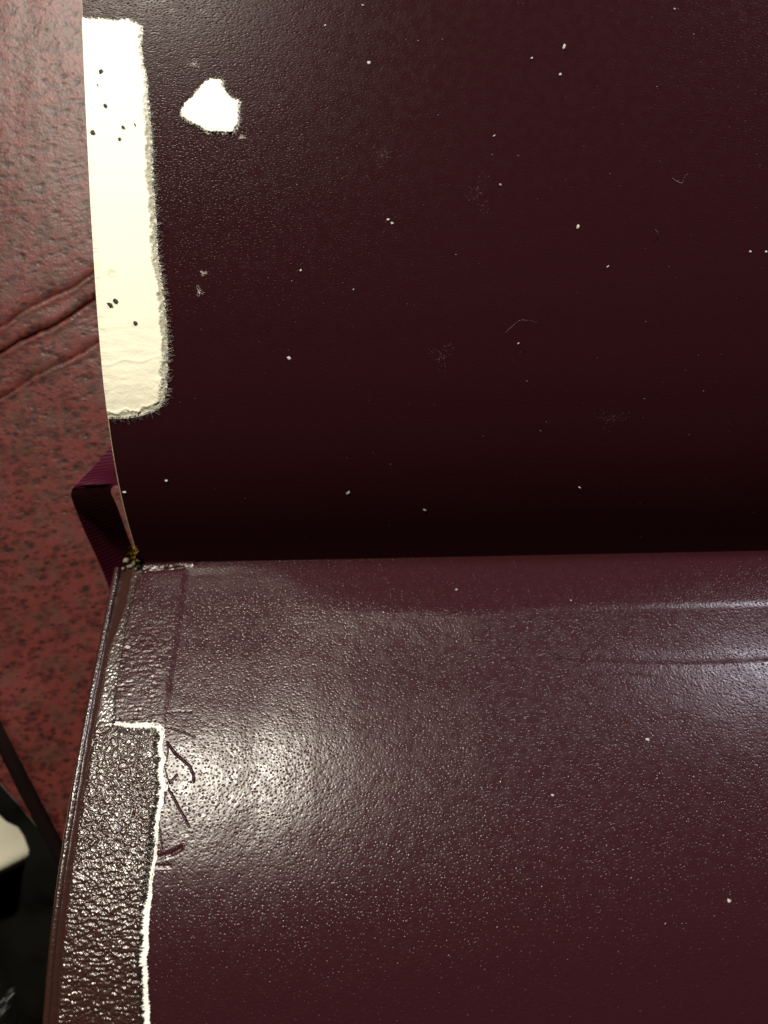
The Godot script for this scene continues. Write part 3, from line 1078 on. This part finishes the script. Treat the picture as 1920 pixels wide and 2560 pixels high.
func loft(outline: PackedVector2Array) -> ArrayMesh:
	# a soft pad: flat top, rounded rim, flanks that flare as they go down
	var line := round_line(outline, true, 6)
	var c := Vector2(-155, 94.5)
	var rings := [[0.0, -13.0], [0.45, -13.0], [0.85, -14.0], [0.94, -15.0], [0.985, -16.6], [1.0, -18.4], [1.03, -21.0], [1.09, -27.0], [1.16, -36.0], [1.2, -48.0], [1.2, -70.0]]
	var p := PackedVector3Array()
	var uv := PackedVector2Array()
	var n := line.size()
	for r in rings:
		for i in n + 1:
			var q: Vector2 = c + (line[i % n] - c) * r[0]
			p.append(Vector3(q.x, r[1], q.y) * MM)
			uv.append(q / 30.0)
	return grid(p, n + 1, rings.size(), uv)


# ---------------------------------------------------------------- specks, hairs
func speck(called: String, which: int, x: float, s: float, size: Vector3, turn: float, material: Material, number: int, label: String, category: String, group: String, lift := 0.0) -> void:
	var o := MeshInstance3D.new()
	o.name = called
	o.mesh = lump(size * MM, 0.75, number)
	o.material_override = material
	var h := lift
	if which == LEAF:
		h += 0.25 * sin(x * 0.045 + 0.6) * smoothstep(12.0, 70.0, s)
	else:
		h += lining_height(x, s)
	add_child(o, true)
	o.transform = book.transform * Transform3D(sheet_basis(which, s) * Basis(Vector3.UP, turn), on_sheet(which, x, s, h + size.y * 0.6))
	tag(o, label, category, group)


func bits() -> void:
	var dust := [
		[-19.3, 51.4, 0.62, 0.42, "largest white dust speck on the bare middle of the flyleaf"],
		[2.3, 79.1, 0.42, 0.32, "upper grain of the close pair of white specks on the flyleaf"],
		[3.1, 78.4, 0.44, 0.33, "lower grain of the close pair of white specks on the flyleaf"],
		[-1.0, 110.2, 0.46, 0.42, "round white speck high on the flyleaf, between the scrap and the long flake"],
		[38.7, 112.6, 0.75, 0.34, "long pale flake standing on the far upper part of the flyleaf"],
		[37.9, 107.1, 0.36, 0.32, "small bright dot just below the long pale flake on the flyleaf"],
		[32.1, 110.4, 0.30, 0.24, "tiny pointed white dot to the left of the long pale flake"],
		[41.5, 76.9, 0.62, 0.34, "white crumb with a grey tail, near the curled lint fibre"],
		[24.3, 95.3, 0.4, 0.2, "thin pale sliver midway between the long flake and the close pair"],
		[25.5, 85.6, 0.36, 0.26, "faint oval dust grain below the thin pale sliver on the flyleaf"],
		[77.5, 71.3, 0.34, 0.28, "bright speck close to the flyleaf's outer side, left of its twin"],
		[80.8, 71.2, 0.32, 0.28, "bright speck at the very side of the picture on the flyleaf"],
		[-9.7, 117.7, 0.3, 0.22, "small pale chip near the top of the flyleaf, right of the torn scrap"],
		[-2.0, 121.5, 0.32, 0.24, "pale chip at the very top of the flyleaf, above the round speck"],
		[61.2, 119.6, 0.3, 0.26, "faint reddish speck in the top corner of the flyleaf"],
		[47.8, 68.8, 0.34, 0.16, "short white dash lying below the grey-tailed crumb"],
		[-16.1, 69.3, 0.3, 0.26, "single white dot right of the two paste stains"],
		[-48.2, 24.6, 0.44, 0.36, "white grain in the dark below the torn strip's rounded corner"],
		[-7.8, 20.5, 0.66, 0.42, "flat grey flake lying in the dark near the gutter"],
		[9.6, 15.4, 0.5, 0.26, "thin grey flake closest to the gutter, right of the flat one"],
		[-58.0, 21.9, 0.66, 0.3, "pale chip sitting on the cut edge of the flyleaf beside the ribbon"],
		[29.3, 53.5, 0.3, 0.18, "upright white splinter just below the forked lint fibre"],
		[-5.2, 65.2, 0.22, 0.18, "pinpoint white dot in the middle of the flyleaf"],
		[44.4, 20.8, 0.4, 0.14, "double pale dash in the black lower part of the flyleaf"],
	]
	rng.seed = 200
	for i in dust.size():
		var q: Array = dust[i]
		var size := Vector3(q[2] * 0.8, 0.16, q[3] * 0.85)
		var turn := 1.2 if i == 4 or i == 7 else rng.randf_range(-0.9, 0.9)
		speck("dust_speck", LEAF, q[0], q[1], size, turn, M.dust if i not in [9, 14, 18, 19] else M.lint, i + 1, q[4], "dust speck", "pale dust specks on the dark flyleaf")
	var lower := [
		[54.2, 46.1, 0.5, 0.4, "white grain on the cover lining below the long fold"],
		[33.2, 56.7, 0.42, 0.34, "pale grain on the cover lining where the lamp's sheen fades out"],
		[16.7, 10.0, 0.34, 0.3, "white grain on the dark joint strip above the black hair"],
		[64.9, 76.2, 0.46, 0.42, "round bright grain alone on the dull lower part of the cover lining"],
		[42.5, 14.0, 0.24, 0.2, "tiny pale dot where the dark red strip along the gutter ends"],
		[-58.0, 22.3, 0.7, 0.55, "white paper chip on the worn edge of the lining beside the dark rim"],
	]
	for i in lower.size():
		var q: Array = lower[i]
		speck("dust_speck", COVER_SHEET, q[0], q[1], Vector3(q[2] * 0.8, 0.16, q[3] * 0.85), rng.randf_range(-0.8, 0.8), M.dust, 40 + i, q[4], "dust speck", "pale dust specks on the cover")
	var black := [
		[-55.5, 109.6, 0.44, 0.27, 0.6, "black flake nearest the top of the white paper strip"],
		[-56.3, 106.9, 0.16, 0.12, 0.0, "pinhead black dot below the topmost flake on the paper strip"],
		[-54.9, 102.8, 0.3, 0.3, 0.0, "round black dot alone in the middle of the upper paper strip"],
		[-57.7, 97.6, 0.5, 0.42, 0.3, "black flake closest to the cut edge of the paper strip"],
		[-51.4, 98.5, 0.34, 0.25, -0.4, "black flake near the torn side of the strip, above its smaller neighbour"],
		[-52.3, 96.2, 0.3, 0.22, 0.2, "small black flake with a crumb beside it, lower one by the torn side"],
		[-49.0, 98.9, 0.12, 0.3, 0.3, "thin black sliver touching the torn side of the strip"],
		[-56.1, 63.1, 0.62, 0.36, -0.7, "larger black flake of the pair in the lower paper strip"],
		[-54.9, 63.8, 0.5, 0.44, 0.4, "heart-like black flake of the pair in the lower paper strip"],
		[-51.1, 59.3, 0.44, 0.38, 0.1, "lowest black flake on the strip, on its own below the pair"],
	]
	for i in black.size():
		var q: Array = black[i]
		speck("black_flake", LEAF, q[0], q[1], Vector3(q[2] * 1.1, 0.05, q[3] * 1.1), q[4], M.flake, 60 + i, q[5], "flake", "black flakes on the white paper strip", 0.63)
	# hair and lint
	line_thing("dark_hair", COVER_SHEET, v2([7.1, 16.4, 10.6, 16.8, 13.7, 16.7, 17.4, 15.5]), 0.085, M.hair, "thin dark curved hair lying where the joint meets the board", "hair")
	line_thing("lint_fibre", LEAF, v2([61.0, 86.4, 61.9, 85.7, 63.0, 85.4, 63.5, 86.6, 64.2, 87.2]), 0.075, M.pale_lint, "short bent lint fibre shaped like a tick on the flyleaf", "lint", "lint fibres on the flyleaf")
	line_thing("lint_fibre", LEAF, v2([57.6, 76.2, 58.2, 75.4, 58.0, 74.2, 56.9, 73.4]), 0.06, M.pale_lint, "curled lint fibre like a hook on the flyleaf", "lint", "lint fibres on the flyleaf")
	line_thing("lint_fibre", LEAF, v2([26.6, 55.9, 28.1, 57.2, 29.6, 58.3, 31.5, 58.2, 33.2, 57.8]), 0.045, M.pale_lint, "long thin forked lint fibre in the middle of the dark flyleaf", "lint", "lint fibres on the flyleaf")
	# dust too fine to tell apart
	rng.seed = 44
	var st := SurfaceTool.new()
	st.begin(Mesh.PRIMITIVE_TRIANGLES)
	for k in 170:
		var x := rng.randf_range(-44.0, 100.0)
		var s := rng.randf_range(4.0, 128.0)
		var r := 0.03 + 0.07 * pow(rng.randf(), 4.0)
		var turn := rng.randf() * TAU
		var wave: float = 0.25 * sin(x * 0.045 + 0.6) * smoothstep(12.0, 70.0, s)
		var n := sheet_basis(LEAF, s).y
		var peak := on_sheet(LEAF, x, s, wave + r)
		var long := rng.randf_range(0.8, 2.2)
		for q in 4:
			var a := turn + q * TAU / 4.0
			var b := turn + (q + 1) * TAU / 4.0
			st.set_normal(n)
			st.add_vertex(peak)
			st.add_vertex(on_sheet(LEAF, x + cos(b) * r * long, s + sin(b) * r, wave + 0.005))
			st.add_vertex(on_sheet(LEAF, x + cos(a) * r * long, s + sin(a) * r, wave + 0.005))
	var o := MeshInstance3D.new()
	o.name = "fine_dust"
	o.mesh = st.commit()
	o.material_override = M.lint
	add_child(o, true)
	o.transform = book.transform
	tag(o, "fine dust scattered all over the dark flyleaf", "dust", "", "stuff")


func line_thing(called: String, which: int, line: PackedVector2Array, r: float, material: Material, label: String, category: String, group := "") -> void:
	var st := SurfaceTool.new()
	st.begin(Mesh.PRIMITIVE_TRIANGLES)
	var pts := PackedVector3Array()
	for q in round_line(line, false, 5):
		var h: float = 0.25 * sin(q.x * 0.045 + 0.6) * smoothstep(12.0, 70.0, q.y) if which == LEAF else lining_height(q.x, q.y)
		pts.append(on_sheet(which, q.x, q.y, h + r + 0.03))
	strand(st, pts, r * MM)
	var o := MeshInstance3D.new()
	o.name = called
	o.mesh = st.commit()
	o.material_override = material
	add_child(o, true)
	o.transform = book.transform
	tag(o, label, category, group)


func _ready() -> void:
	# camera: a phone held straight above the book
	var cam := Camera3D.new()
	cam.name = "camera"
	add_child(cam, true)
	cam.position = Vector3(0, 0.215, 0)
	cam.rotation_degrees = Vector3(-90, 0, 0)
	var lens := CameraAttributesPhysical.new()
	lens.frustum_focal_length = 19.4
	lens.frustum_focus_distance = 0.172
	lens.frustum_near = 0.01
	lens.frustum_far = 20.0
	lens.exposure_aperture = 8.0
	cam.attributes = lens
	cam.keep_aspect = Camera3D.KEEP_HEIGHT
	cam.near = 0.01
	cam.far = 20.0
	cam.fov = 63.4
	cam.current = true
	var env := Environment.new()
	env.background_mode = Environment.BG_COLOR
	env.background_color = Color(0.004, 0.0032, 0.003).linear_to_srgb()
	env.tonemap_mode = Environment.TONE_MAPPER_LINEAR
	env.tonemap_exposure = 1.0
	env.sdfgi_enabled = true
	env.ssao_enabled = true
	env.ssil_enabled = true
	var we := WorldEnvironment.new()
	we.name = "room_air"
	we.environment = env
	add_child(we, true)
	# the warm lamp over the far side of the book
	var lamp := OmniLight3D.new()
	lamp.name = "warm_lamp"
	lamp.position = Vector3(-0.219, 0.57, -0.44)
	lamp.light_color = Color(1.0, 0.935, 0.79).linear_to_srgb()
	lamp.light_energy = 0.86
	lamp.light_size = 0.024
	lamp.omni_range = 6.0
	lamp.omni_attenuation = 2.0
	lamp.shadow_enabled = true
	add_child(lamp, true)
	# a cool, dim window farther off
	var cool := AreaLight3D.new()
	cool.name = "cool_window"
	cool.area_size = Vector2(0.15, 0.09)
	cool.light_color = Color(0.92, 0.9, 1.0).linear_to_srgb()
	cool.light_energy = 0.56
	cool.area_range = 6.0
	cool.shadow_enabled = true
	add_child(cool, true)
	cool.look_at_from_position(Vector3(0.475, 0.425, -0.62), Vector3(0.09, 0.03, 0.03))
	# noises used for shapes
	soft.seed = 4
	soft.frequency = 0.06
	soft.fractal_octaves = 3
	fine.seed = 12
	fine.frequency = 0.09
	fine.fractal_octaves = 2
	cells.seed = 6
	cells.noise_type = FastNoiseLite.TYPE_CELLULAR
	cells.cellular_return_type = FastNoiseLite.RETURN_DISTANCE2_SUB
	cells.cellular_jitter = 1.0
	cells.fractal_type = FastNoiseLite.FRACTAL_NONE
	make_materials()
	sofa()
	book = Node3D.new()
	book.name = "open_book"
	add_child(book, true)
	tag(book, "old maroon leather-bound book lying open with torn white paper patches", "book")
	book.position = Vector3(0, 0.015, 0.01148)
	book.rotation_degrees.y = 1.15
	leaf_parts()
	cover_parts()
	block_and_spine()
	ribbon()
	bits()
